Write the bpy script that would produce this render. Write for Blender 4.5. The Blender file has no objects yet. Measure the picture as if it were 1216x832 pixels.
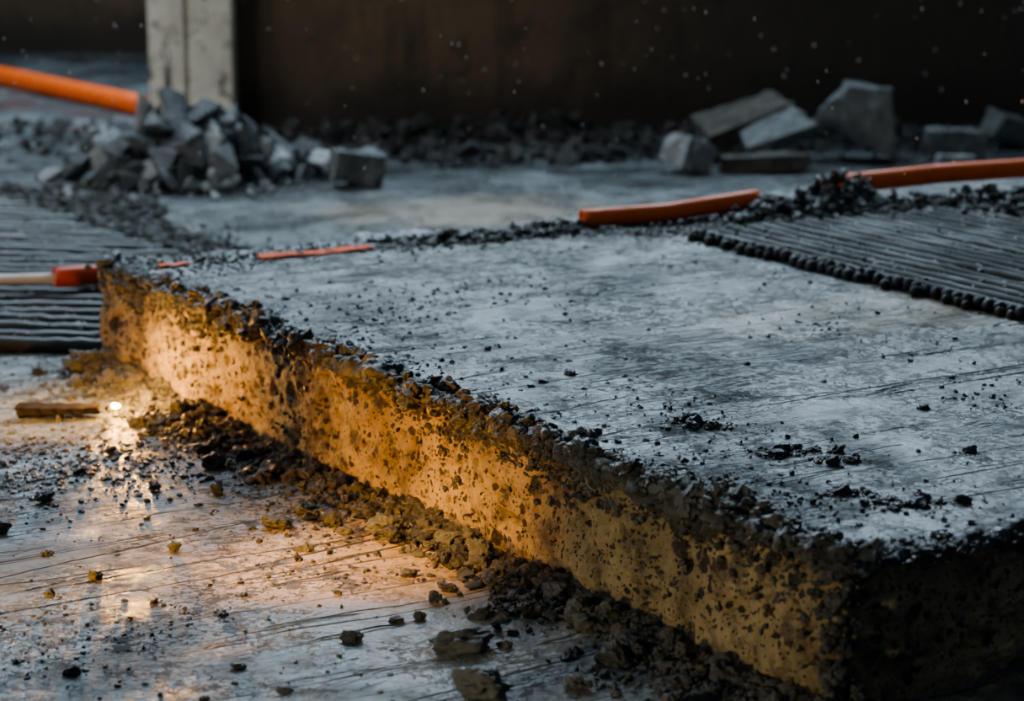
import bpy, bmesh, math, random
import numpy as np
from mathutils import Vector, Matrix, Euler
random.seed(7); R = np.random.default_rng(11)
S = bpy.context.scene
FZ = -.035   # level of the lower floor

# ------------------------------------------------------------ numpy noise
def _hash(i, j, k, s):
    h = (i.astype(np.int64)*374761393 + j.astype(np.int64)*668265263 + k.astype(np.int64)*2147483647 + s*974634777) & 0xFFFFFFFF
    h = ((h ^ (h >> 13))*1274126177) & 0xFFFFFFFF
    h = ((h ^ (h >> 16))*2246822519) & 0xFFFFFFFF
    h = h ^ (h >> 15)
    return (h & 0xFFFFFF)/float(0xFFFFFF)
def vnoise(p, s=0):
    i = np.floor(p); f = p-i; u = f*f*(3-2*f); i = i.astype(np.int64)
    r = 0
    for a in (0,1):
        wa = u[:,0] if a else 1-u[:,0]
        for b in (0,1):
            wb = u[:,1] if b else 1-u[:,1]
            for c in (0,1):
                wc = u[:,2] if c else 1-u[:,2]
                r = r+wa*wb*wc*_hash(i[:,0]+a, i[:,1]+b, i[:,2]+c, s)
    return r*2-1
def fbm(p, o=3, s=0):
    r = 0; a = 1; t = 0
    for k in range(o):
        r = r+a*vnoise(p*(2**k)+k*17.3, s+k); t += a; a *= .5
    return r/t
def cells(p, s=0):
    i = np.floor(p).astype(np.int64)
    best = np.full(len(p), 9.); rnd = np.zeros(len(p))
    for a in (-1,0,1):
        for b in (-1,0,1):
            for c in (-1,0,1):
                ci = i+np.array([a,b,c])
                q = np.stack([_hash(ci[:,0],ci[:,1],ci[:,2],s+n) for n in (1,2,3)],1)+ci
                d = np.linalg.norm(q-p, axis=1); m = d < best
                best[m] = d[m]; rnd[m] = _hash(ci[:,0],ci[:,1],ci[:,2],s+9)[m]
    return best, rnd
def sm(a, b, x):
    t = np.clip((x-a)/(b-a), 0, 1); return t*t*(3-2*t)

# ------------------------------------------------------------ mesh helpers
def mesh_np(name, V, F, mat=None, smooth=True, M=None, parent=None):
    me = bpy.data.meshes.new(name); V = np.asarray(V, np.float32); F = np.asarray(F, np.int32); k = F.shape[1]
    me.vertices.add(len(V)); me.vertices.foreach_set('co', V.ravel())
    me.loops.add(F.size); me.loops.foreach_set('vertex_index', F.ravel())
    me.polygons.add(len(F)); me.polygons.foreach_set('loop_start', np.arange(0, F.size, k, dtype=np.int32))
    me.polygons.foreach_set('loop_total', np.full(len(F), k, np.int32))
    me.polygons.foreach_set('use_smooth', np.full(len(F), smooth))
    me.update(calc_edges=True); me.validate()
    ob = bpy.data.objects.new(name, me); S.collection.objects.link(ob)
    if mat: me.materials.append(mat)
    if M is not None: ob.matrix_world = M
    if parent:
        bpy.context.view_layer.update(); ob.parent = parent; ob.matrix_parent_inverse = parent.matrix_world.inverted()
    return ob
def grid_faces(n, m, off=0, flip=False):
    i = np.arange(n-1)[:,None]*m+np.arange(m-1)[None,:]
    q = np.stack([i, i+m, i+m+1, i+1], -1).reshape(-1,4)+off
    return q[:, ::-1] if flip else q
def to_obj(name, bm, mat, loc=(0,0,0), rot=(0,0,0), smooth=False):
    me = bpy.data.meshes.new(name); bm.to_mesh(me); bm.free()
    for p in me.polygons: p.use_smooth = smooth
    ob = bpy.data.objects.new(name, me); S.collection.objects.link(ob)
    me.materials.append(mat); ob.location = loc; ob.rotation_euler = rot
    return ob
def rock(sub, seed, rough=.35, angular=False, crag=0):
    bm = bmesh.new(); rr = np.random.default_rng(seed)
    if angular:
        for _ in range(angular):
            v = rr.normal(size=3); v /= max(abs(v)); v *= rr.uniform(.7,1.0); bm.verts.new(v*np.array([1,rr.uniform(.6,.95),rr.uniform(.45,.8)]))
        r = bmesh.ops.convex_hull(bm, input=bm.verts[:])
        bmesh.ops.delete(bm, geom=[g for g in r['geom_interior'] if isinstance(g, bmesh.types.BMVert)], context='VERTS')
        if crag: bmesh.ops.bevel(bm, geom=bm.edges[:], offset=.05, segments=1, affect='EDGES')
        bmesh.ops.triangulate(bm, faces=bm.faces[:])
        V = np.array([v.co[:] for v in bm.verts])
    else:
        bmesh.ops.create_icosphere(bm, subdivisions=sub, radius=1)
        V = np.array([v.co[:] for v in bm.verts])
        c, _ = cells(V*1.1+seed*3.1, seed)
        dd = 1+rough*1.3*(c-.5)+rough*.9*fbm(V*1.8+seed*7.7,3,seed)
        if crag:
            c2,_ = cells(V*2.6+seed*1.7, seed+5); dd = dd-crag*(c2-.4)+.08*fbm(V*6+seed,3,seed)
        V = V*dd[:,None]
        V *= rr.uniform(.6,1.2,3)
    bm.verts.index_update(); bm.faces.ensure_lookup_table()
    F = np.array([[v.index for v in f.verts] for f in bm.faces]); bm.free()
    return V, F
SM = [rock(1, i, .6) for i in range(8)]+[rock(0,200+i,angular=8) for i in range(10)]
MD = [rock(3, 30+i, .6, crag=.3) for i in range(12)]
AG = [rock(0,300+i,angular=9,crag=1) for i in range(12)]
LG = [rock(5, 60+i, .6, crag=.2) for i in range(6)]
AN = [rock(0, 90+i, angular=9, crag=1) for i in range(14)]
def scatter(P, s, lib, flat=.8):
    P = np.asarray(P); s = np.asarray(s); N = len(P)
    q = R.normal(size=(N,4)); q /= np.linalg.norm(q, axis=1)[:,None]
    w,x,y,z = q.T
    RM = np.stack([1-2*(y*y+z*z),2*(x*y-z*w),2*(x*z+y*w),2*(x*y+z*w),1-2*(x*x+z*z),2*(y*z-x*w),2*(x*z-y*w),2*(y*z+x*w),1-2*(x*x+y*y)],1).reshape(N,3,3)
    Vs=[];Fs=[];off=0; pick=R.integers(0,len(lib),N)
    for k,(V,F) in enumerate(lib):
        m=np.where(pick==k)[0]
        if not len(m): continue
        W=np.einsum('nij,vj->nvi',RM[m],V)*s[m][:,None,None]; W[:,:,2]*=flat
        W+=P[m][:,None,:]
        Vs.append(W.reshape(-1,3)); Fs.append((F[None]+(np.arange(len(m))*len(V))[:,None,None]).reshape(-1,3)+off); off+=len(m)*len(V)
    return np.concatenate(Vs), np.concatenate(Fs)
def join(parts):
    Vs=[];Fs=[];o=0
    for V,F in parts: Vs.append(V);Fs.append(F+o);o+=len(V)
    return np.concatenate(Vs),np.concatenate(Fs)

# ------------------------------------------------------------ materials
class NT:
    def __init__(s, name):
        s.m = bpy.data.materials.new(name); s.m.use_nodes = True; s.t = s.m.node_tree
        s.b = s.t.nodes['Principled BSDF']; s.tc = s.t.nodes.new('ShaderNodeTexCoord')
    def n(s, ty, **k):
        o = s.t.nodes.new(ty)
        for a,v in k.items(): setattr(o,a,v)
        return o
    def L(s, a, b): s.t.links.new(a, b)
    def noise(s, scale, detail=4, rough=.55, stretch=None, rot=0, dist=0):
        o = s.n('ShaderNodeTexNoise'); o.inputs['Scale'].default_value=scale; o.inputs['Detail'].default_value=detail
        o.inputs['Roughness'].default_value=rough; o.inputs['Distortion'].default_value=dist
        v = s.tc.outputs['Object']
        if stretch:
            if rot:
                m0 = s.n('ShaderNodeMapping'); m0.inputs['Rotation'].default_value=(0,0,-rot); s.L(v, m0.inputs[0]); v = m0.outputs[0]
            mp = s.n('ShaderNodeMapping'); mp.inputs['Scale'].default_value=(*stretch[:2],stretch[2] if len(stretch)>2 else stretch[1]); s.L(v, mp.inputs[0]); v = mp.outputs[0]
        s.L(v, o.inputs['Vector']); return o.outputs['Fac']
    def vor(s, scale, feature='F1'):
        o = s.n('ShaderNodeTexVoronoi', feature=feature); o.inputs['Scale'].default_value=scale
        nz = s.n('ShaderNodeTexNoise'); nz.inputs['Scale'].default_value=scale*2.2; nz.inputs['Detail'].default_value=2; s.L(s.tc.outputs['Object'],nz.inputs['Vector'])
        vm = s.n('ShaderNodeVectorMath',operation='MULTIPLY_ADD'); s.L(nz.outputs['Color'],vm.inputs[0]); vm.inputs[1].default_value=(.5/scale,)*3; s.L(s.tc.outputs['Object'],vm.inputs[2])
        s.L(vm.outputs[0], o.inputs['Vector']); return o
    def rng(s, x, a, b, c=0, d=1):
        o = s.n('ShaderNodeMapRange'); o.interpolation_type='SMOOTHSTEP'
        for i,v in zip((1,2,3,4),(a,b,c,d)): o.inputs[i].default_value=v
        s.L(x,o.inputs[0]); return o.outputs[0]
    def math(s, op, a, b=None):
        o = s.n('ShaderNodeMath', operation=op)
        for i,v in enumerate((a,b)):
            if v is None: continue
            if isinstance(v,(int,float)): o.inputs[i].default_value=v
            else: s.L(v,o.inputs[i])
        return o.outputs[0]
    def mix(s, f, a, b):
        o = s.n('ShaderNodeMix', data_type='RGBA')
        if isinstance(f,(int,float)): o.inputs[0].default_value=f
        else: s.L(f,o.inputs[0])
        for i,v in ((6,a),(7,b)):
            if isinstance(v,tuple): o.inputs[i].default_value=(*v,1)
            else: s.L(v,o.inputs[i])
        return o.outputs[2]
    def patch(s, c, r):
        """stain and light-pool mask: ellipsoid centred at c (object coords) with radii r, edge broken by noise"""
        mp = s.n('ShaderNodeMapping', vector_type='POINT'); mp.inputs['Scale'].default_value=tuple(1/x for x in r)
        mp.inputs['Location'].default_value=tuple(-a/x for a,x in zip(c,r)); s.L(s.tc.outputs['Object'],mp.inputs[0])
        l = s.n('ShaderNodeVectorMath',operation='LENGTH'); s.L(mp.outputs[0],l.inputs[0])
        d = s.math('ADD', l.outputs['Value'], s.math('MULTIPLY', s.math('SUBTRACT', s.noise(9,4),.5),1.4))
        return s.rng(d, .5, 1.15, 1, 0)
    def col(s, c): 
        if isinstance(c,tuple): s.b.inputs['Base Color'].default_value=(*c,1)
        else: s.L(c,s.b.inputs['Base Color'])
    def rough(s, r):
        if isinstance(r,(int,float)): s.b.inputs['Roughness'].default_value=r
        else: s.L(r,s.b.inputs['Roughness'])
    def bump(s, h, dist=.002, strength=1.0, prev=None):
        o = s.n('ShaderNodeBump'); o.inputs['Distance'].default_value=dist; o.inputs['Strength'].default_value=strength; s.L(h,o.inputs['Height'])
        if prev: s.L(prev,o.inputs['Normal'])
        s.L(o.outputs[0], s.b.inputs['Normal']); return o.outputs[0]

def wet_concrete(name, lo, hi, rot, stains_light_pools=(), wetter=.0, grit=.5, rim=False, lines=1.0):
    k = NT(name)
    big = k.noise(2.6,6,.62); mid = k.noise(14,6,.65); fine = k.noise(160,4,.7)
    str_ = k.noise(1,6,.65,stretch=(3.2,8.5),rot=rot,dist=.3)
    c = k.mix(k.rng(big,.36,.66), lo, hi)
    c = k.mix(k.math('MULTIPLY',k.rng(str_,.50,.66),.5), c, tuple(x*.38 for x in lo))
    c = k.mix(k.math('MULTIPLY',k.rng(mid,.48,.64),.65), c, tuple(x*.36 for x in lo))
    for (cc,rr,colr,amt) in stains_light_pools:
        c = k.mix(k.math('MULTIPLY',k.patch(cc,rr),amt), c, colr)
    brk = k.rng(k.noise(3.3,4),.50,.62)
    # long straight board joints / saw scores, drawn where the stretched noise crosses a level
    s0 = k.noise(1,2,.4,stretch=(.55,8.0),rot=rot+.03,dist=.03)
    cr = k.rng(k.math('ABSOLUTE',k.math('SUBTRACT',s0,.47)),.0,.009,1,0)
    s0b = k.noise(1,3,.5,stretch=(.8,13),rot=rot-.06,dist=.06)
    cr2 = k.math('MULTIPLY',k.rng(k.math('ABSOLUTE',k.math('SUBTRACT',s0b,.54)),.0,.012,1,0),k.rng(k.noise(2.3,3),.42,.52))
    s1 = k.noise(1,4,.55,stretch=(1.8,34),rot=rot,dist=.1)
    line = k.math('MULTIPLY', k.rng(k.math('ABSOLUTE',k.math('SUBTRACT',s1,.5)),.0,.014,1,0), k.math('MULTIPLY',brk,lines))
    s2 = k.noise(1,4,.6,stretch=(7,150),rot=rot+.08)
    line2 = k.math('MULTIPLY', k.rng(s2,.62,.70), k.math('MULTIPLY',brk,lines))
    ln = k.math('MAXIMUM', k.math('MAXIMUM',line,line2), k.math('MAXIMUM',cr,cr2))
    c = k.mix(k.math('MULTIPLY',ln,.92), c, (.006,.007,.008))
    gate = k.rng(k.noise(3.8,5,.68),.42,.58)
    g = k.math('MULTIPLY', k.rng(k.noise(85,6,.78),.53,.59), gate)
    g2 = k.math('MULTIPLY', k.rng(k.noise(24,8,.80),.53,.58), gate)
    g = k.math('MAXIMUM',g,g2)
    sx = k.n('ShaderNodeSeparateXYZ')
    if rim:
        k.L(k.tc.outputs['Object'],sx.inputs[0])
        mn = k.math('MINIMUM',sx.outputs[0],sx.outputs[1])
        rr_ = k.rng(k.math('ADD',mn,k.math('MULTIPLY',k.math('SUBTRACT',k.noise(24,6,.75),.5),.16)),.004,.028,1,0)
        g = k.math('MAXIMUM',g,rr_)
    c = k.mix(k.math('MULTIPLY',g,grit), c, (.014,.016,.018))
    k.col(c)
    ro = k.rng(k.noise(3.4,6,.68),.40,.60,.11-wetter,.62-wetter)
    ro = k.math('ADD', ro, k.math('MULTIPLY', fine,.14)); ro=k.math('ADD',ro,k.math('MULTIPLY',g,.30))
    k.rough(ro)
    b1 = k.bump(mid,.012,.75); b2 = k.bump(fine,.0018,.85,b1); b2=k.bump(str_,.022,.16,b2)
    k.bump(k.math('SUBTRACT',g,k.math('MULTIPLY',ln,1.4)),.0048,1.0,b2)
    return k.m

m_top = wet_concrete('wet_slab_concrete',(.078,.092,.102),(.22,.248,.262),0,
        stains_light_pools=[((1.05,1.05,.155),(.55,.2,.5),(.21,.145,.075),.9),((.55,1.9,.155),(.5,.12,.5),(.17,.17,.145),.5)],wetter=.04,grit=.85,rim=True)
m_floor = wet_concrete('wet_floor_concrete',(.055,.070,.078),(.20,.23,.242),.554,
        stains_light_pools=[((-.1,6.15,0),(.45,.3,.4),(.28,.22,.14),.7),((-.22,3.3,0),(.36,.36,.4),(.38,.285,.18),.7)],wetter=.07,grit=.92,lines=.45)  # last patch paints the warm light pool into the floor colour

def side_mat():
    k = NT('honeycombed_concrete')
    c = k.mix(k.rng(k.noise(7,5,.6),.35,.65), (.30,.235,.12),(.52,.415,.23))
    c = k.mix(k.math('MULTIPLY',k.rng(k.noise(16,8,.78),.46,.62),.86), c, (.085,.062,.034))
    tot=None
    for sc,th,pr in ((24,.42,.5),(62,.42,.45),(150,.42,.45)):
        v = k.vor(sc); sp = k.n('ShaderNodeSeparateColor'); k.L(v.outputs['Color'],sp.inputs[0])
        p = k.math('MULTIPLY', k.rng(k.math('SUBTRACT',v.outputs['Distance'],k.math('MULTIPLY',sp.outputs[1],.18)),th*.45,th*.6,1,0), k.math('GREATER_THAN',sp.outputs[0],pr))
        tot = p if tot is None else k.math('MAXIMUM',tot,p)
    tot = k.math('MULTIPLY',tot,k.rng(k.noise(6,4,.6),.30,.44))
    c = k.mix(k.math('MULTIPLY',tot,.95), c, (.009,.008,.008))
    sx = k.n('ShaderNodeSeparateXYZ'); k.L(k.tc.outputs['Object'],sx.inputs[0])
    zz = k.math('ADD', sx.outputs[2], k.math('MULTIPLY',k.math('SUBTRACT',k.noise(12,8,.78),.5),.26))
    crust = k.rng(zz,.120,.136)
    c = k.mix(k.math('MULTIPLY',crust,.94), c, (.020,.022,.025))
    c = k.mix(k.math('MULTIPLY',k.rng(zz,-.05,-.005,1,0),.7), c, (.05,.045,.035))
    k.col(c); k.rough(.6)
    b = k.bump(k.noise(36,8,.8),.020,1.0); b=k.bump(k.math('SUBTRACT',0.0,tot),.009,1.0,b)
    return k.m
m_side = side_mat()

def clod_mat(name, a, b_, ro=.55, bumps=250, bd=.0025, lo=0., hi=1.):
    k = NT(name); g = k.n('ShaderNodeNewGeometry')
    c = k.mix(k.rng(g.outputs['Random Per Island'],lo,hi), a, b_)
    c = k.mix(k.math('MULTIPLY',k.rng(k.noise(40,5,.7),.45,.65),.5), c, tuple(x*.45 for x in a))
    k.col(c); k.rough(k.rng(k.noise(30,3),.3,.7,ro-.2,ro+.2)); k.bump(k.noise(bumps,6,.75),bd,1.0)
    return k.m
m_mud = clod_mat('wet_mud_clods',(.011,.014,.017),(.052,.061,.070),.36)
m_mudw = clod_mat('dry_mud_clods',(.010,.012,.014),(.048,.051,.054),.42)
m_rub = clod_mat('broken_concrete',(.030,.036,.042),(.46,.50,.52),.45,60,.006,.4,1.1)
m_drub = clod_mat('dark_debris',(.010,.012,.013),(.045,.048,.048),.6,90,.005)
m_grey = clod_mat('grey_block',(.085,.10,.105),(.13,.145,.15),.6,60,.006)
m_lgrey = clod_mat('light_block',(.24,.27,.29),(.28,.31,.33),.5,60,.005)
m_brownb = clod_mat('brown_block',(.045,.041,.033),(.065,.058,.047),.7,60,.006)

def paint(name, c, ro=.35, dirt=.5, spec=.5):
    k = NT(name); cc = k.mix(k.math('MULTIPLY',k.rng(k.noise(18,6,.7),.5,.68),dirt), c, (.03,.025,.022)); k.col(cc); k.rough(k.rng(k.noise(9,3),.3,.7,ro-.1,ro+.15)); k.bump(k.noise(120,3),.001,.4)
    k.b.inputs['Specular IOR Level'].default_value=spec; return k.m
m_or = paint('orange_plastic',(1.0,.135,.004),.45,.25,.25)
m_red = paint('red_paint',(.65,.055,.012),.4,.5,.3)
m_dor = paint('muddy_orange_plastic',(1.0,.12,.006),.65,.9,.15)
m_white = paint('white_paint',(.85,.86,.87),.3,.1)
m_rib = paint('dirty_rubber',(.018,.021,.024),.6,.7,.22)
m_ribw = paint('wet_dirty_rubber',(.020,.024,.028),.38,.7,.42)

def wall_mat(name, a, b_, foot, fo=.85):
    k = NT(name)
    c = k.mix(k.rng(k.noise(1.3,6,.65),.38,.62), a, b_)
    c = k.mix(k.math('MULTIPLY',k.rng(k.noise(1,5,.6,stretch=(9,9,1.2)),.5,.66),.5), c, tuple(x*.35 for x in a))
    c = k.mix(k.math('MULTIPLY',k.rng(k.noise(12,6,.7),.52,.66),.55), c, tuple(x*.3 for x in a))
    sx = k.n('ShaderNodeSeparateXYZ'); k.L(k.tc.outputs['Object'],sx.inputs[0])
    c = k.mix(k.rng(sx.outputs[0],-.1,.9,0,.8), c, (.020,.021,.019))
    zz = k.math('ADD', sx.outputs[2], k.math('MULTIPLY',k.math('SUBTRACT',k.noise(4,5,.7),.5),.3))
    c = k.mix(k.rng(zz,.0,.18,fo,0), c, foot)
    k.col(c); k.rough(.85); k.bump(k.noise(35,6,.7),.01,.7); return k.m
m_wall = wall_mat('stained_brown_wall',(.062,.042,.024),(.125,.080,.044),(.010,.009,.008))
def col_mat():
    k = NT('pale_column_concrete')
    c = k.mix(k.rng(k.noise(4,6,.65),.38,.62), (.62,.59,.50),(.86,.83,.73))
    c = k.mix(k.rng(k.noise(1,6,.7,stretch=(14,14,2.6)),.55,.63), c, (.09,.08,.065))
    c = k.mix(k.math('MULTIPLY',k.rng(k.noise(20,6,.75),.54,.62),.85), c, (.10,.09,.075))
    k.col(c); k.rough(.8); k.bump(k.noise(35,6,.7),.01,.8); return k.m
m_colm = col_mat()

# ------------------------------------------------------------ floor
H = .155
C = np.array([.366,2.68]); AX = np.array([.850,.526]); AY = np.array([-.526,.850])
SLABM = Matrix(((AX[0],AY[0],0,C[0]),(AX[1],AY[1],0,C[1]),(0,0,1,0),(0,0,0,1)))
def floor_z(xy):
    xy = np.asarray(xy); p = np.concatenate([xy,np.zeros((len(xy),1))],1)
    lx = (xy-C)@AX; ly = (xy-C)@AY
    berm = .030*np.exp(-np.clip(-lx,0,9)/.035)*(lx<.3)*sm(-.3,.0,ly)*(1-sm(2.0,2.3,ly))
    return FZ+.0022*fbm(p*7,3,3)+.0012*fbm(p*35,3,5)+berm*np.clip(.55+.9*fbm(p*12,4,8),.1,2)
xs = np.concatenate([np.arange(-4,-1.6,.06),np.arange(-1.6,1.6,.009),np.arange(1.6,4.6,.06)])
ys = np.concatenate([np.arange(.5,2.4,.05),np.arange(2.4,5.2,.008),np.arange(5.2,8.0,.015),np.arange(8.0,12.2,.06)])
X,Y = np.meshgrid(xs,ys,indexing='ij'); XY=np.stack([X.ravel(),Y.ravel()],1)
V = np.concatenate([XY,floor_z(XY)[:,None]],1)
mesh_np('floor',V,grid_faces(len(xs),len(ys)),m_floor)

# ------------------------------------------------------------ slab
W,Ls = 3.0,2.12
bx = np.concatenate([np.arange(0,.07,.0022),np.arange(.07,1.3,.009),np.linspace(1.3,W,60)])
by = np.concatenate([np.arange(0,Ls,.0028),[Ls]])
bz = np.linspace(-.062,H,88)
parts=[];off=0
def face(u,v,fn,flip):
    global off
    U,Vv=np.meshgrid(u,v,indexing='ij'); P=np.stack(fn(U.ravel(),Vv.ravel()),1)
    parts.append((P,grid_faces(len(u),len(v),off,flip))); off+=len(P)
face(bx,by,lambda a,b:(a,b,a*0+H),False)
face(by,bz,lambda a,b:(a*0,a,b),True)
face(bx,bz,lambda a,b:(a,a*0,b),False)
face(bx,bz,lambda a,b:(a,a*0+Ls,b),True)
face(by,bz,lambda a,b:(a*0+W,a,b),False)
P=np.concatenate([p for p,_ in parts]); F=np.concatenate([f for _,f in parts])
r=.008
core=np.stack([np.clip(P[:,0],r,W-r),np.clip(P[:,1],r,Ls-r),np.minimum(P[:,2],H-r)],1)
n=P-core; n/=np.linalg.norm(n,axis=1)[:,None]; Pr=core+n*r
side=np.clip(1-n[:,2],0,1)
dx=np.minimum(np.minimum(P[:,0],P[:,1]*1.0),np.minimum(W-P[:,0],Ls-P[:,1]))
edge=np.exp(-(dx/.028)**2)*np.exp(-((H-P[:,2])/.036)**2)
corner=np.exp(-((P[:,0]**2+P[:,1]**2)/.05**2))
d=side*(.012*fbm(P*8,3,1)+.009*fbm(P*34,4,2))
for sc,thr,dep,s in ((26,.38,.015,20),(60,.38,.009,40)):
    cd,cr=cells(P*sc,s); rad=thr*(.5+.7*cr); d-=side*(cr>.4)*dep*np.clip(1-(cd/rad)**2,0,1)
c3,_=cells(P*55,77); c4,_=cells(P*120,78)
d+=edge*(.015*fbm(P*20,4,5)-.026*sm(.0,.55,fbm(P*8,2,6))+.016*(.5-c3)+.007*(.5-c4)+.003)
d+=corner*side*(.014*(.5-c3)+.012*fbm(P*26,3,15)-.008)
d+=(1-side)*(.0018*fbm(P*5,3,7)+.0008*fbm(P*40,3,8))
PP=Pr+n*d[:,None]
PP[:,0]+=(.014*fbm(P*np.array([0,3,0])+4,3,12))*np.exp(-P[:,0]/.25)
slab=mesh_np('concrete_slab',PP,F,m_top,True,SLABM)
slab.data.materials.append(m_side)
bm=bmesh.new(); bm.from_mesh(slab.data); bmesh.ops.remove_doubles(bm,verts=bm.verts,dist=.00005)
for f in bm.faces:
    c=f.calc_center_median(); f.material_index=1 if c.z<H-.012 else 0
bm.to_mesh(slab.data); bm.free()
bpy.context.view_layer.update()
def slab_pt(lx,ly,z): 
    q=C[None]+np.outer(lx,AX)+np.outer(ly,AY); return np.concatenate([q,np.asarray(z)[:,None]],1)
def wv(ly): return .014*fbm(np.stack([ly*0,ly*3,ly*0],1)+4,3,12)

# ------------------------------------------------------------ clods on the broken edge
def sizes(n,lo,hi,pw=2.2): return lo+(hi-lo)*R.random(n)**(pw*2)
parts=[]
N=15000; ly=R.uniform(-.01,Ls,N); clump=.5+.5*fbm(np.stack([ly*7,ly*0,ly*0],1),4,31)
keep=R.random(N)<np.clip(-.1+1.6*clump,.06,1); ly=ly[keep]; clump=clump[keep]; N=len(ly)
u=R.normal(0,.020,N)+.010+np.where(R.random(N)<.18,R.exponential(.05,N),0)
z=np.where(u<-.002,H-.004-R.random(N)**1.6*.05,H-.001); lx=np.where(u<-.002,-.001,u)+wv(ly)
s=sizes(N,.0008,.0080,1.2)*(.5+.8*clump); parts.append(scatter(slab_pt(lx,ly,z),s,SM))
N=520; ly=R.uniform(0,Ls,N); clump=.5+.5*fbm(np.stack([ly*7,ly*0,ly*0],1),4,31); k_=R.random(N)<clump*1.4; ly=ly[k_]; N=len(ly)
u=R.uniform(-.004,.032,N); s=.005+R.random(N)**2.5*.016
parts.append(scatter(slab_pt(u+wv(ly),ly,H-.005+R.uniform(-.012,.010,N)),s,MD,.8))
for cy_,cn,wd_ in ((1.62,36,.06),(1.50,16,.04),(1.06,46,.05),(.96,24,.03),(.80,20,.03),(.68,60,.07),(.55,30,.03),(.33,54,.06),(.16,28,.04),(.03,34,.03),(1.85,18,.03),(1.35,20,.04),(1.22,20,.03)):
    ly=cy_+R.normal(0,wd_,cn); ly=np.clip(ly,.0,Ls-.01); u=R.uniform(-.006,.045,cn); s=.006+R.random(cn)**1.8*.0145
    parts.append(scatter(slab_pt(u+wv(ly),ly,H+R.uniform(-.012,.013,cn)),s,MD,.8))
N=1300; lx=R.uniform(0,1.0,N)
parts.append(scatter(slab_pt(lx,R.normal(.006,.022,N),np.full(N,H-.002)),sizes(N,.001,.009,1.3),SM))
N=90; lx=R.uniform(0,.6,N)
parts.append(scatter(slab_pt(lx,R.uniform(-.002,.025,N),np.full(N,H-.004)),R.uniform(.005,.013,N),MD,.75))
N=60; z=R.uniform(-.02,H,N); a=R.random(N)<.5
parts.append(scatter(slab_pt(np.where(a,.0,R.uniform(0,.03,N)),np.where(a,R.uniform(0,.03,N),.0),z),R.uniform(.003,.011,N),MD,.9))
V,F=join(parts); mesh_np('slab_edge_mud_crumbs',V,F,m_mud,False,parent=slab)
N=1800; ly=R.uniform(0,Ls,N); z=R.random(N)**.7*.15
V,F=scatter(slab_pt(wv(ly)+.001,ly,z),sizes(N,.0008,.0065,1.5),SM,1); mesh_np('slab_face_mud_crumbs',V,F,m_mud,False,parent=slab)

parts=[]
N=15000; lx=R.random(N)**1.4*1.3+.02; ly=R.uniform(.03,Ls,N)
q=np.stack([lx*4,ly*4,lx*0],1); k_=R.random(N)<sm(-.15,.4,fbm(q,3,44))*.9+.08
lx,ly=lx[k_],ly[k_]; s=sizes(len(lx),.0005,.0050,1.8); parts.append(scatter(slab_pt(lx,ly,H+s*.3),s,SM))
N=60; lx=R.random(N)**1.3*1.2+.04; ly=R.uniform(.1,1.9,N); s=R.uniform(.0015,.0042,N); parts.append(scatter(slab_pt(lx,ly,H+s*.3),s,MD))
for x,y,w,cnt in ((.373,3.168,.03,30),(.411,3.12,.022,22),(.467,2.92,.05,45),(.41,2.965,.02,18),(.252,3.3,.03,24),(.0887,3.6,.004,3),(.045,3.55,.004,3),(.572,3.39,.006,4),(.591,3.16,.01,6),(.52,2.93,.02,14),(.23,3.32,.02,14),(.34,3.14,.02,16)):
    p=np.stack([x+R.normal(0,w,cnt*4),y+R.normal(0,w*.4,cnt*4)],1); s=sizes(cnt*4,.0007,.0045,1.2); parts.append(scatter(np.concatenate([p,(H+s*.3)[:,None]],1),s,SM,.6))
    m=max(2,cnt//3); p=np.stack([x+R.normal(0,w*.7,m),y+R.normal(0,w*.3,m)],1); s=sizes(m,.003,.011,.7); parts.append(scatter(np.concatenate([p,(H+s*.35)[:,None]],1),s,MD,.7))
V,F=join(parts); mesh_np('slab_top_mud_crumbs',V,F,m_mud,False,parent=slab)

# ------------------------------------------------------------ debris at slab foot and over lower floor
def on_floor(p,s): return np.concatenate([p,(floor_z(p)+s*.3)[:,None]],1)
parts=[]
N=20000; ly=R.uniform(-.25,Ls,N); fall=R.exponential(.036,N); clump=.5+.5*fbm(np.stack([ly*5,fall*8,ly*0],1),3,51)
lx=-.004-fall*(.2+1.5*clump); s=sizes(N,.0008,.0105,1.5)*np.exp(-fall*3)
p=slab_pt(lx,ly,ly*0)[:,:2]; parts.append(scatter(on_floor(p,s),s,SM))
N=480; ly=R.uniform(-.2,Ls,N); lx=-.010-R.exponential(.038,N); s=.004+R.random(N)**2.3*.017; p=slab_pt(lx,ly,ly*0)[:,:2]; parts.append(scatter(on_floor(p,s),s,MD))
N=280; ly=R.uniform(-.2,Ls,N); lx=-.012-R.exponential(.038,N); s=.004+R.random(N)**2*.014; p=slab_pt(lx,ly,ly*0)[:,:2]; parts.append(scatter(on_floor(p,s),s,AG))
for cy_,cx_,cn in ((.62,-.05,36),(.50,-.06,26),(.80,-.05,22),(.30,-.04,24),(1.65,-.05,24),(1.5,-.06,14)):
    ly=cy_+R.normal(0,.04,cn); lx=np.minimum(cx_+R.normal(0,.025,cn),-.01); s=.004+R.random(cn)**1.8*.013; p=slab_pt(lx,ly,ly*0)[:,:2]; q=on_floor(p,s); q[:,2]+=R.uniform(0,.012,cn); parts.append(scatter(q,s,MD))
V,F=join(parts); mesh_np('slab_foot_rubble',V,F,m_mudw,False)
parts=[]
N=26000; p=np.stack([R.uniform(-1.3,.4,N),R.uniform(2.5,4.9,N)],1); lx=(p-C)@AX
dens=sm(-.2,.4,fbm(np.concatenate([p*4,np.zeros((N,1))],1),4,55))
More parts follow.
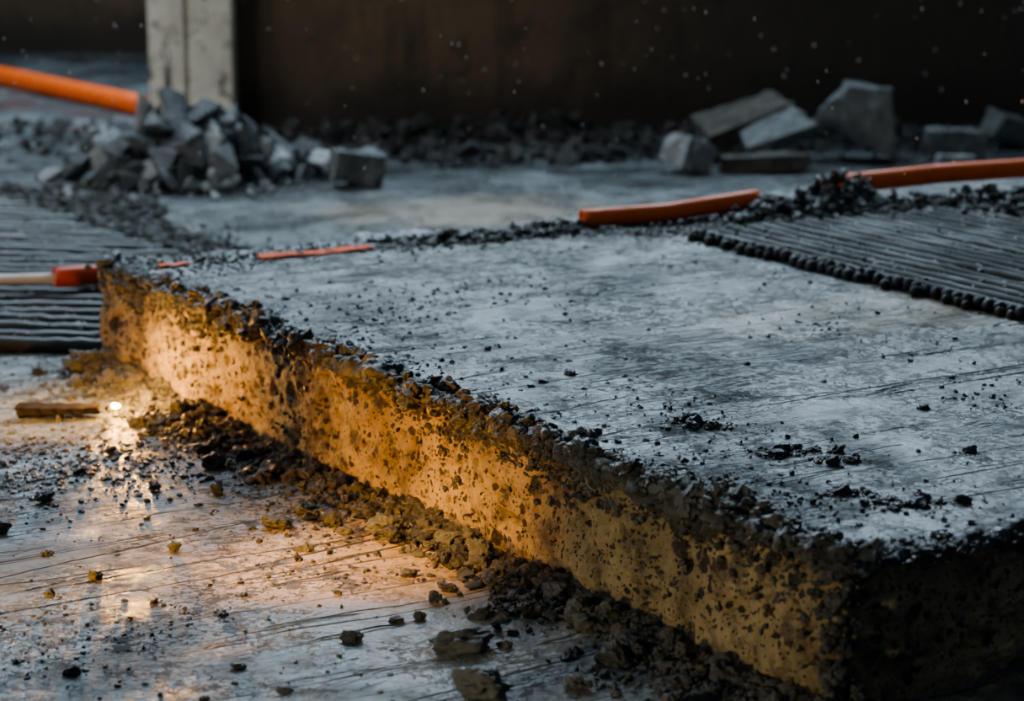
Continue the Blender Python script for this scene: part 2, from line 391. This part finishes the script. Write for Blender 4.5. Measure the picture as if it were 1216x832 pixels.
k_=(lx<-.02)&(R.random(N)<.07+.9*dens); p=p[k_]; s=sizes(len(p),.0005,.0052,1.8); parts.append(scatter(on_floor(p,s),s,SM,.6))
N=190; p=np.stack([R.uniform(-1,.2,N),R.uniform(2.6,4.6,N)],1); lx=(p-C)@AX; p=p[lx<-.03]; s=R.uniform(.002,.009,len(p)); parts.append(scatter(on_floor(p,s),s,MD,.7))
N=2200; p=np.stack([R.normal(-.68,.15,N),R.normal(3.80,.12,N)],1); s=sizes(N,.0008,.0065,1.4); parts.append(scatter(on_floor(p,s),s,SM,.6))
V,F=join(parts); mesh_np('floor_grit',V,F,m_mud,False)
for i,(x,y,w,hh) in enumerate(((-.176,3.42,.030,.6),(-.061,2.935,.044,.42),(.083,3.03,.023,.8),(-.036,2.765,.038,.6),(-.335,3.46,.024,.45),(-.69,3.59,.017,.65),(-.72,3.43,.017,.7),(-.198,2.965,.016,.6),
     (.075,2.80,.021,.5),(-.44,3.63,.011,.8),(-.535,3.65,.010,.8),(-.635,3.86,.011,.8),(-.465,3.345,.012,.7),(-.555,3.215,.011,.7),(-.1,3.12,.011,.9),(-.04,3.27,.024,.9),(-.01,3.20,.018,.9),(-.085,3.34,.022,.6),(-.77,4.42,.040,.6),(-.117,3.05,.009,.8),(-.305,3.52,.010,.8))):
    V,F=LG[i%6]; V=V/np.abs(V).max(0)*w; V=V*np.array([1,.75,hh]); a=R.uniform(-.5,.5); ca,sa=math.cos(a),math.sin(a)
    V=np.stack([V[:,0]*ca-V[:,1]*sa,V[:,0]*sa+V[:,1]*ca,V[:,2]],1)
    z=floor_z(np.array([[x,y]]))[0]; ob=mesh_np('mud_clod',V,F,m_mud); ob.location=(x,y,z-V[:,2].min()*.85)

# ------------------------------------------------------------ background rubble
def pile(n,cx,cy,rx,ry,h,smin,smax,lib,pw=1.4,z0=FZ,shell=.4):
    a=R.uniform(0,2*math.pi,n); rad=np.sqrt(R.random(n)); x=cx+np.cos(a)*rad*rx; y=cy+np.sin(a)*rad*ry
    s=smin+(smax-smin)*R.random(n)**pw; top=h*np.clip(1-rad,0,1); z=z0+s*.4+top*R.random(n)**shell
    return scatter(np.stack([x,y,z],1),s,lib,1)
parts=[pile(75,-.90,6.68,.30,.20,.20,.050,.082,AN,.9,shell=.12),pile(60,-.90,6.66,.33,.24,.15,.02,.05,AN),pile(26,-.66,6.74,.24,.16,.07,.035,.062,AN),pile(160,-.9,6.58,.38,.28,.03,.006,.02,AN),pile(20,-.45,6.95,.3,.16,.03,.015,.035,AN)]
V,F=join(parts); mesh_np('rubble_pile',V,F,m_rub,False)
parts=[pile(1100,-1.25,6.15,.40,.32,.015,.004,.013,SM),pile(260,.0,7.25,.8,.22,.04,.008,.03,AN),pile(260,.9,7.4,.9,.2,.06,.01,.035,AN),pile(700,.3,7.3,1.5,.3,.03,.004,.014,AN),pile(60,.0,7.05,.35,.12,.02,.012,.045,AN),pile(110,.0,7.45,.8,.13,.07,.02,.05,AN),pile(200,-1.5,7.4,.5,.4,.03,.01,.03,AN)]
t=R.random(1500); p=np.outer(1-t,[-1.45,6.55])+np.outer(t,[-.55,5.42])+R.normal(0,1,(1500,2))*np.array([.05,.06]); s=sizes(1500,.003,.016,1.2)
parts.append(scatter(np.concatenate([p,(FZ+.012+s*.4)[:,None]],1),s,SM))
V,F=join(parts); mesh_np('debris_scatter',V,F,m_drub,False)
def block(name,size,loc,rot,mat,seed,taper=.8):
    bm=bmesh.new(); bmesh.ops.create_cube(bm,size=1); rr=random.Random(seed)
    for v in bm.verts:
        v.co=Vector((v.co.x*size[0],v.co.y*size[1],v.co.z*size[2]))
        if v.co.z>0: v.co.x*=taper; v.co.y*=rr.uniform(.8,1)
        v.co+=Vector([rr.uniform(-.11,.11)*s_ for s_ in size])
    bmesh.ops.subdivide_edges(bm,edges=bm.edges[:],cuts=11,use_grid_fill=True)
    bm.normal_update(); VV=np.array([v.co[:] for v in bm.verts]); dd=fbm(VV*22+seed,4,seed)
    for v,dn in zip(bm.verts,dd): v.co+=v.normal*float(dn)*.015
    ob=to_obj(name,bm,mat,(loc[0],loc[1]+.13,loc[2]),rot); bpy.context.view_layer.update()
    mz=min((ob.matrix_world@v.co).z for v in ob.data.vertices); ob.location.z-=mz-loc[2]
    return ob
z_=FZ
block('broken_concrete_block',(.125,.10,.085),(-.41,6.45,z_),(.05,.05,.3),m_grey,1,.95)
block('broken_concrete_block',(.10,.10,.085),(.485,6.68,z_),(.1,.35,.5),m_lgrey,2,.95)
block('broken_concrete_block',(.30,.12,.07),(.66,6.95,-.03),(.3,-.30,.15),m_brownb,3,.9)
block('broken_concrete_block',(.19,.12,.045),(.73,6.78,-.02),(.4,-.36,.1),m_grey,4,.9)
block('broken_concrete_block',(.25,.05,.04),(.70,6.68,z_),(.1,-.05,.05),m_brownb,8,.9)
block('broken_concrete_block',(.27,.15,.155),(.985,6.92,z_),(-.15,.30,-.3),m_grey,5,.5)
block('broken_concrete_block',(.16,.10,.075),(1.23,6.90,z_),(.0,.05,.2),m_grey,6,.9)
block('broken_concrete_block',(.15,.11,.07),(1.45,7.20,z_),(.1,.3,.3),m_grey,7,.7)
block('broken_concrete_block',(.10,.05,.03),(1.22,6.74,z_),(.0,.0,.1),m_lgrey,9,.9)

# ------------------------------------------------------------ pipes
def tube(name,pts,rad,mat,wall=.15,parent=None):
    P_=[Vector(p) for p in pts]; bm=bmesh.new(); sg=28; path=[]
    for i in range(len(P_)-1):
        for t in np.linspace(0,1,10,endpoint=False): path.append(P_[i].lerp(P_[i+1],t))
    path.append(P_[-1])
    def ring(c,d,r_):
        u=d.cross(Vector((0,0,1))).normalized(); w=d.cross(u).normalized()
        return [bm.verts.new(c+(u*math.cos(a)+w*math.sin(a))*r_) for a in [2*math.pi*k/sg for k in range(sg)]]
    nP=len(path); seq=[]
    for i,c in enumerate(path):
        d=(path[min(i+1,nP-1)]-path[max(i-1,0)]).normalized(); seq.append((c,d,rad))
    seq=[(seq[0][0],seq[0][1],rad*(1-wall))]+seq+[(seq[-1][0],seq[-1][1],rad*(1-wall))]
    seq=[(seq[0][0]+seq[0][1]*rad*3,seq[0][1],rad*(1-wall))]+seq+[(seq[-1][0]-seq[-1][1]*rad*3,seq[-1][1],rad*(1-wall))]
    rs=[ring(*q_) for q_ in seq]
    for a,b in zip(rs[:-1],rs[1:]):
        for k in range(sg): bm.faces.new((a[k],a[(k+1)%sg],b[(k+1)%sg],b[k]))
    bm.faces.new(rs[0]); bm.faces.new(rs[-1][::-1]); bmesh.ops.recalc_face_normals(bm,faces=bm.faces[:])
    ob=to_obj(name,bm,mat,smooth=True)
    if parent: ob.parent=parent
    return ob
pr=.018
tube('orange_pipe',[(.135,4.85,H+pr),(.30,4.905,H+pr+.003),(.49,5.0,H+pr+.016)],pr,m_or)
tube('orange_pipe',[(.66,5.12,H+pr+.024),(.90,5.27,H+pr+.024),(1.3,5.46,H+pr+.020),(1.9,5.66,H+pr+.01)],pr*1.15,m_or)
tube('orange_pipe',[(-2.6,9.35,FZ+.032),(-1.82,8.90,FZ+.032),(-1.17,8.02,FZ+.032)],.032,m_or)
rail=bpy.data.objects.new('barrier_rail',None); S.collection.objects.link(rail)
tube('red_section',[(-.93,5.04,.020),(-.78,5.10,.020),(-.60,5.19,.018)],.020,m_red,parent=rail)
tube('white_section',[(-1.9,4.92,.020),(-1.3,4.98,.020),(-.92,5.035,.020)],.010,m_white,parent=rail)
def strap(name,pts,w,z,mat,th=.004):
    bm=bmesh.new(); n_=30; prev=None
    for i in range(n_+1):
        t=i/n_*(len(pts)-1); k=min(int(t),len(pts)-2); p=Vector(pts[k]).lerp(Vector(pts[k+1]),t-k); d=(Vector(pts[-1])-Vector(pts[0])).normalized(); nn=Vector((-d.y,d.x))
        ww=w*(.9+.12*math.sin(i*.4)); zz=z+.001*math.sin(i*.3)
        cur=[bm.verts.new((p.x+nn.x*s_*ww,p.y+nn.y*s_*ww,zz+q_)) for s_,q_ in ((-.5,0),(.5,0),(.42,th),(-.42,th))]
        if prev:
            for k2 in range(4): bm.faces.new((prev[k2],prev[(k2+1)%4],cur[(k2+1)%4],cur[k2]))
        else: bm.faces.new(cur[::-1])
        prev=cur
    bm.faces.new(prev); bmesh.ops.recalc_face_normals(bm,faces=bm.faces[:]); return to_obj(name,bm,mat)
strap('orange_strap',[(-.46,4.525),(-.36,4.57),(-.26,4.625)],.045,H+.001,m_dor)
strap('orange_strap',[(-.63,4.435),(-.58,4.46)],.022,H+.001,m_dor)

def slab_top_pts(n,pts,wid,smin,smax,h,lib,pw=2):
    pts=np.array(pts); t=R.random(n)*(len(pts)-1); k=np.minimum(t.astype(int),len(pts)-2); fr=t-k
    p=pts[k]*(1-fr[:,None])+pts[k+1]*fr[:,None]; o=R.normal(0,1,(n,2))*np.array(wid)
    s=smin+(smax-smin)*R.random(n)**pw; z=H+s*.2+h*np.exp(-(o**2/np.array(wid)**2).sum(1)/1.2)*R.random(n)**.5
    return scatter(np.concatenate([p+o,z[:,None]],1),s,lib,.8)
parts=[slab_top_pts(1900,[(-.66,4.46),(-.2,4.66),(.12,4.82),(.45,4.96)],(.06,.03),.001,.007,.004,SM),
       slab_top_pts(260,[(-.18,4.68),(.02,4.76),(.12,4.84)],(.05,.018),.003,.013,.014,MD),
       slab_top_pts(900,[(.2,4.78),(.35,4.80),(.45,4.86)],(.06,.03),.001,.007,.004,SM),
       slab_top_pts(500,[(.47,4.92),(.60,5.0),(.70,5.06)],(.05,.04),.004,.018,.045,MD),
       slab_top_pts(900,[(.45,4.90),(.60,5.0),(.72,5.02)],(.08,.05),.002,.009,.02,AG),
       slab_top_pts(300,[(.62,5.04),(.72,5.08)],(.03,.02),.006,.020,.075,MD),
       slab_top_pts(1500,[(.70,5.01),(.95,5.08),(1.3,5.18),(1.6,5.3)],(.08,.04),.003,.013,.035,AG),
       slab_top_pts(600,[(.78,5.03),(1.1,5.10),(1.5,5.24)],(.08,.04),.004,.017,.045,MD),
       slab_top_pts(2600,[(.95,4.96),(1.2,4.86),(1.4,4.87)],(.09,.09),.003,.014,.03,AG)]
V,F=join(parts); mesh_np('gravel_heap',V,F,m_mud,False)

# ------------------------------------------------------------ ribbed mats
def ribs(name,bars,rad,mat,sheet=None,sheet_z=0,beads=None,seed=0,parent=None):
    """bars: list of (start xyz, end xyz) round ribs with rounded ends; sheet: 4 corners of backing; beads: (points, radius)"""
    Vs=[];Fs=[];o=0; sg=10
    for i,(a,b) in enumerate(bars):
        a=np.array(a,float); b=np.array(b,float); L_=np.linalg.norm(b-a); d_=(b-a)/L_; nn=np.array([-d_[1],d_[0],0]); m=60
        ts=np.concatenate([[0,.25*rad,.7*rad,1.3*rad],np.linspace(2.5*rad,L_-1.3*rad,m),[L_-.7*rad,L_-.25*rad,L_]])
        pf=np.concatenate([[.05,.6,.88,1],np.full(m,1.),[.88,.6,.05]])*rad
        q=np.stack([ts*6,ts*0+i*3.3,ts*0],1); wob=rad*.3*fbm(q,2,seed+5); zz=rad*.3*fbm(q+9,2,seed+9); pf=pf*(1+.25*fbm(q*9,3,seed+2))
        ang=2*np.pi*np.arange(sg)/sg
        c=a[None]+d_[None]*ts[:,None]+nn[None]*wob[:,None]; c[:,2]+=zz
        P_=c[:,None,:]+nn[None,None]*(np.cos(ang)[None,:,None]*pf[:,None,None])+np.array([0,0,1.])*(np.sin(ang)[None,:,None]*pf[:,None,None])
        T=len(ts); Vs.append(P_.reshape(-1,3)); g=np.arange(T-1)[:,None]*sg+np.arange(sg)[None]; g2=np.arange(T-1)[:,None]*sg+(np.arange(sg)[None]+1)%sg
        Fs.append(np.stack([g,g2,g2+sg,g+sg],-1).reshape(-1,4)+o); o+=T*sg
    if sheet is not None:
        for zq in (sheet_z,sheet_z+rad*.35): Vs.append(np.array([(x,y,zq) for x,y in sheet]))
        Fs.append(np.array([[0,1,2,3],[4,7,6,5],[0,4,5,1],[1,5,6,2],[2,6,7,3],[3,7,4,0]])+o); o+=8
    if beads is not None:
        pts,br=beads; m=7
        for j,pt in enumerate(pts):
            rr=br*R.uniform(.7,1.15); la=np.linspace(-np.pi/2,np.pi/2,m); ang=2*np.pi*np.arange(sg)/sg
            P_=np.stack([np.cos(la)[:,None]*np.cos(ang)*rr*1.0,np.cos(la)[:,None]*np.sin(ang)*rr*1.25,np.sin(la)[:,None]*rr+ang*0],-1).reshape(-1,3)
            P_=P_*(1+.3*fbm(P_/br*1.5+j*5,2,j))[:,None]+np.array(pt)
            Vs.append(P_); g=np.arange(m-1)[:,None]*sg+np.arange(sg)[None]; g2=np.arange(m-1)[:,None]*sg+(np.arange(sg)[None]+1)%sg
            Fs.append(np.stack([g,g2,g2+sg,g+sg],-1).reshape(-1,4)+o); o+=m*sg
    return mesh_np(name,np.concatenate(Vs),np.concatenate(Fs),mat,parent=parent)
e0=np.array([.345,4.73]); dr=np.array([.544,-.839]); nr=np.array([.839,.544])
bars=[]
for i in range(18):
    s0=e0+nr*(.018+.034*i)+dr*(.0+.004*i); t0=s0+(dr*(1-.06*i/17)+nr*.03*i/17)*1.45; bars.append(((*s0,H+.009),(*t0,H+.009)))
bd=[(*(e0+dr*(.005+.025*j)+nr*R.normal(0,.0025)),H+.011) for j in range(58)]
bd2=[(*(e0+dr*(.005+.025*j+.012)+nr*(-.012+R.normal(0,.003))),H+.006) for j in range(58) if R.random()<.6]
mat1=ribs('ribbed_drainage_mat',bars,.0095,m_rib,[tuple(e0),tuple(e0+dr*1.45),tuple(e0+dr*1.45+nr*.62),tuple(e0+nr*.62)],H+.001,(bd+bd2,.0115),1)
bars=[]
yy=4.62
while yy<6.35:
    xe=-.66 if yy<5.45 else -.66-(yy-5.45)*.72
    bars.append(((-2.0,yy+.10,FZ+.014),(xe+R.normal(0,.01),yy-.05,FZ+.014))); yy+=.066
mat2=ribs('ribbed_drainage_mat',bars,.015,m_ribw,[(-2.0,4.66),(-.68,4.58),(-.68,5.42),(-2.0,6.3)],FZ+.003,None,2)
N=2600; t=R.random(N); u_=R.random(N)**1.1*.60; p=e0+np.outer(t*1.1,dr)+np.outer(u_,nr); s=sizes(N,.001,.0075,1.4)
V,F=scatter(np.concatenate([p,np.full((N,1),H+.014)],1),s,SM); mesh_np('mat_grit',V,F,m_mud,False,parent=mat1)
N=2200; p=np.stack([R.uniform(-1.5,-.6,N),R.uniform(4.6,5.9,N)],1); s=sizes(N,.001,.008,1.6)
V,F=scatter(np.concatenate([p,np.full((N,1),FZ+.024)],1),s,SM); mesh_np('mat_grit',V,F,m_mud,False,parent=mat2)

# ------------------------------------------------------------ wood splinter and small lamp
bm=bmesh.new(); nseg=16; rings=[]
for i in range(nseg+1):
    t=i/nseg; rw=.020*(1-.45*abs(2*t-1)**3)*(1+.12*math.sin(i*2.1)); rh=.013*(1-.3*t)*(1+.1*math.sin(i*1.7+1))
    rings.append([bm.verts.new((-.068+.136*t+.005*math.sin(k*2.3),math.cos(a)*rw,math.sin(a)*rh+.012)) for k,a in enumerate([.5+k*math.pi/3 for k in range(6)])])
for a,b in zip(rings[:-1],rings[1:]):
    for k in range(6): bm.faces.new((a[k],a[(k+1)%6],b[(k+1)%6],b[k]))
bm.faces.new(rings[0]); bm.faces.new(rings[-1][::-1]); bmesh.ops.recalc_face_normals(bm,faces=bm.faces[:])
kw=NT('dark_wood'); kw.col(kw.mix(kw.rng(kw.noise(1,4,.6,stretch=(12,160,160)),.4,.6),(.004,.003,.0025),(.010,.007,.005))); kw.rough(.8); kw.bump(kw.noise(1,4,.6,stretch=(12,200,200)),.004,1); kw.b.inputs['Specular IOR Level'].default_value=.15  # near-black brown, streaked along the grain
to_obj('wood_splinter',bm,kw.m,(-.758,4.10,FZ+.001),(0,0,.08))
em=NT('lamp_glow'); em.b.inputs['Emission Color'].default_value=(1,.52,.12,1); em.b.inputs['Emission Strength'].default_value=90
bm=bmesh.new(); bmesh.ops.create_uvsphere(bm,u_segments=20,v_segments=12,radius=.006)
for v in bm.verts: v.co.z*=.75; v.co.x*=1.0 if v.co.x<0 else 1.8
lamp=bpy.data.objects.new('led_bulb_lamp',None); S.collection.objects.link(lamp); lamp.location=(-.672,4.14,FZ+.009)
b_=to_obj('bulb',bm,em.m); b_.parent=lamp
bm=bmesh.new(); bmesh.ops.create_cone(bm,cap_ends=True,segments=20,radius1=.006,radius2=.0045,depth=.012); bmesh.ops.bevel(bm,geom=bm.edges[:],offset=.0006,segments=2,affect='EDGES')
b_=to_obj('socket',bm,m_rib,(-.009,0,-.001),(0,math.pi/2,0)); b_.parent=lamp

# ------------------------------------------------------------ walls, column
def slabwall(name,x0,x1,y0,y1,z1,mat):
    bm=bmesh.new(); bmesh.ops.create_cube(bm,size=1)
    for v in bm.verts: v.co=Vector(((v.co.x+.5)*(x1-x0)+x0,(v.co.y+.5)*(y1-y0)+y0,(v.co.z+.5)*(z1+.06)-.06))
    bmesh.ops.bevel(bm,geom=bm.edges[:],offset=.012,segments=2,affect='EDGES')
    return to_obj(name,bm,mat)
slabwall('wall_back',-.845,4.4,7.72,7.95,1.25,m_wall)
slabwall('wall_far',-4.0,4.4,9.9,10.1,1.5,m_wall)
bm=bmesh.new()
prof=[(-1.095,7.62),(-.985,7.62),(-.985,7.64),(-.970,7.64),(-.970,7.61),(-.84,7.61),(-.84,7.90),(-1.095,7.90)]
vb=[bm.verts.new((x,y,-.06)) for x,y in prof]; vt=[bm.verts.new((x,y,1.9)) for x,y in prof]
for i in range(8): bm.faces.new((vb[i],vb[(i+1)%8],vt[(i+1)%8],vt[i]))
bm.faces.new(vt); bm.faces.new(vb[::-1]); bmesh.ops.recalc_face_normals(bm,faces=bm.faces[:])
bmesh.ops.bevel(bm,geom=bm.edges[:],offset=.005,segments=2,affect='EDGES')
to_obj('concrete_column',bm,m_colm)

# ------------------------------------------------------------ drizzle
N=520; p=np.stack([R.uniform(-1.5,1.7,N),R.uniform(4.5,7.4,N),R.uniform(.2,1.0,N)],1)
V,F=scatter(p,R.uniform(.0008,.0020,N),[SM[0]],2.4); kd=NT('water_drops'); kd.col((.95,.97,1)); kd.rough(.1)
mesh_np('drizzle_drops',V,F,kd.m)

# ------------------------------------------------------------ light
wd=bpy.data.worlds.new('World'); S.world=wd; wd.use_nodes=True; bg=wd.node_tree.nodes['Background']; bg.inputs[0].default_value=(.46,.64,.78,1); bg.inputs[1].default_value=.125
def light(name,ty,loc,tgt,e,col,**k):
    l=bpy.data.lights.new(name,ty); l.energy=e; l.color=col
    for a,v in k.items(): setattr(l,a,v)
    o=bpy.data.objects.new(name,l); S.collection.objects.link(o); o.location=loc
    o.rotation_euler=(Vector(tgt)-Vector(loc)).to_track_quat('-Z','Y').to_euler(); return o
light('daylight_opening','AREA',(-.4,8.6,3.0),(-.1,3.6,0),360,(.64,.84,1),shape='RECTANGLE',size=5.0,size_y=1.8)
light('column_fill','AREA',(-3.2,5.2,1.6),(-.8,7.4,.2),55,(1,.96,.90),shape='RECTANGLE',size=2,size_y=1.2)  # soft fill added from the front left to brighten column and wall
# low work lights on the left, skimming the broken face
light('work_spot','SPOT',(-1.55,3.60,.12),(-.52,4.12,.045),205,(1,.385,.015),spot_size=math.radians(28),spot_blend=.9,shadow_soft_size=.03)
light('work_spot','SPOT',(-1.35,2.70,.125),(-.12,3.50,.045),300,(1,.385,.015),spot_size=math.radians(32),spot_blend=1,shadow_soft_size=.03)
light('work_spot','SPOT',(-.75,2.05,.14),(.18,2.95,.06),42,(1,.75,.38),spot_size=math.radians(46),spot_blend=1,shadow_soft_size=.05)
light('work_spot','SPOT',(-.75,2.95,.75),(-.22,3.30,FZ),270,(1,.45,.08),spot_size=math.radians(26),spot_blend=1,shadow_soft_size=.04)
light('work_spot','SPOT',(-1.2,3.7,.7),(-.74,4.14,FZ),230,(1,.45,.08),spot_size=math.radians(28),spot_blend=1,shadow_soft_size=.04)
l=light('bulb_light','POINT',(.01,0,.045),(0,0,-1),7.0,(1,.42,.06),shadow_soft_size=.008); l.parent=lamp

# ------------------------------------------------------------ camera
cd=bpy.data.cameras.new('camera'); cam=bpy.data.objects.new('camera',cd); S.collection.objects.link(cam); S.camera=cam
cam.location=(0,0,1.0); cam.rotation_euler=(math.radians(90-12.66),0,0)
cd.sensor_width=36; cd.lens=36*3000/1216; cd.dof.use_dof=True; cd.dof.focus_distance=3.4; cd.dof.aperture_fstop=4.6; cd.clip_start=.05
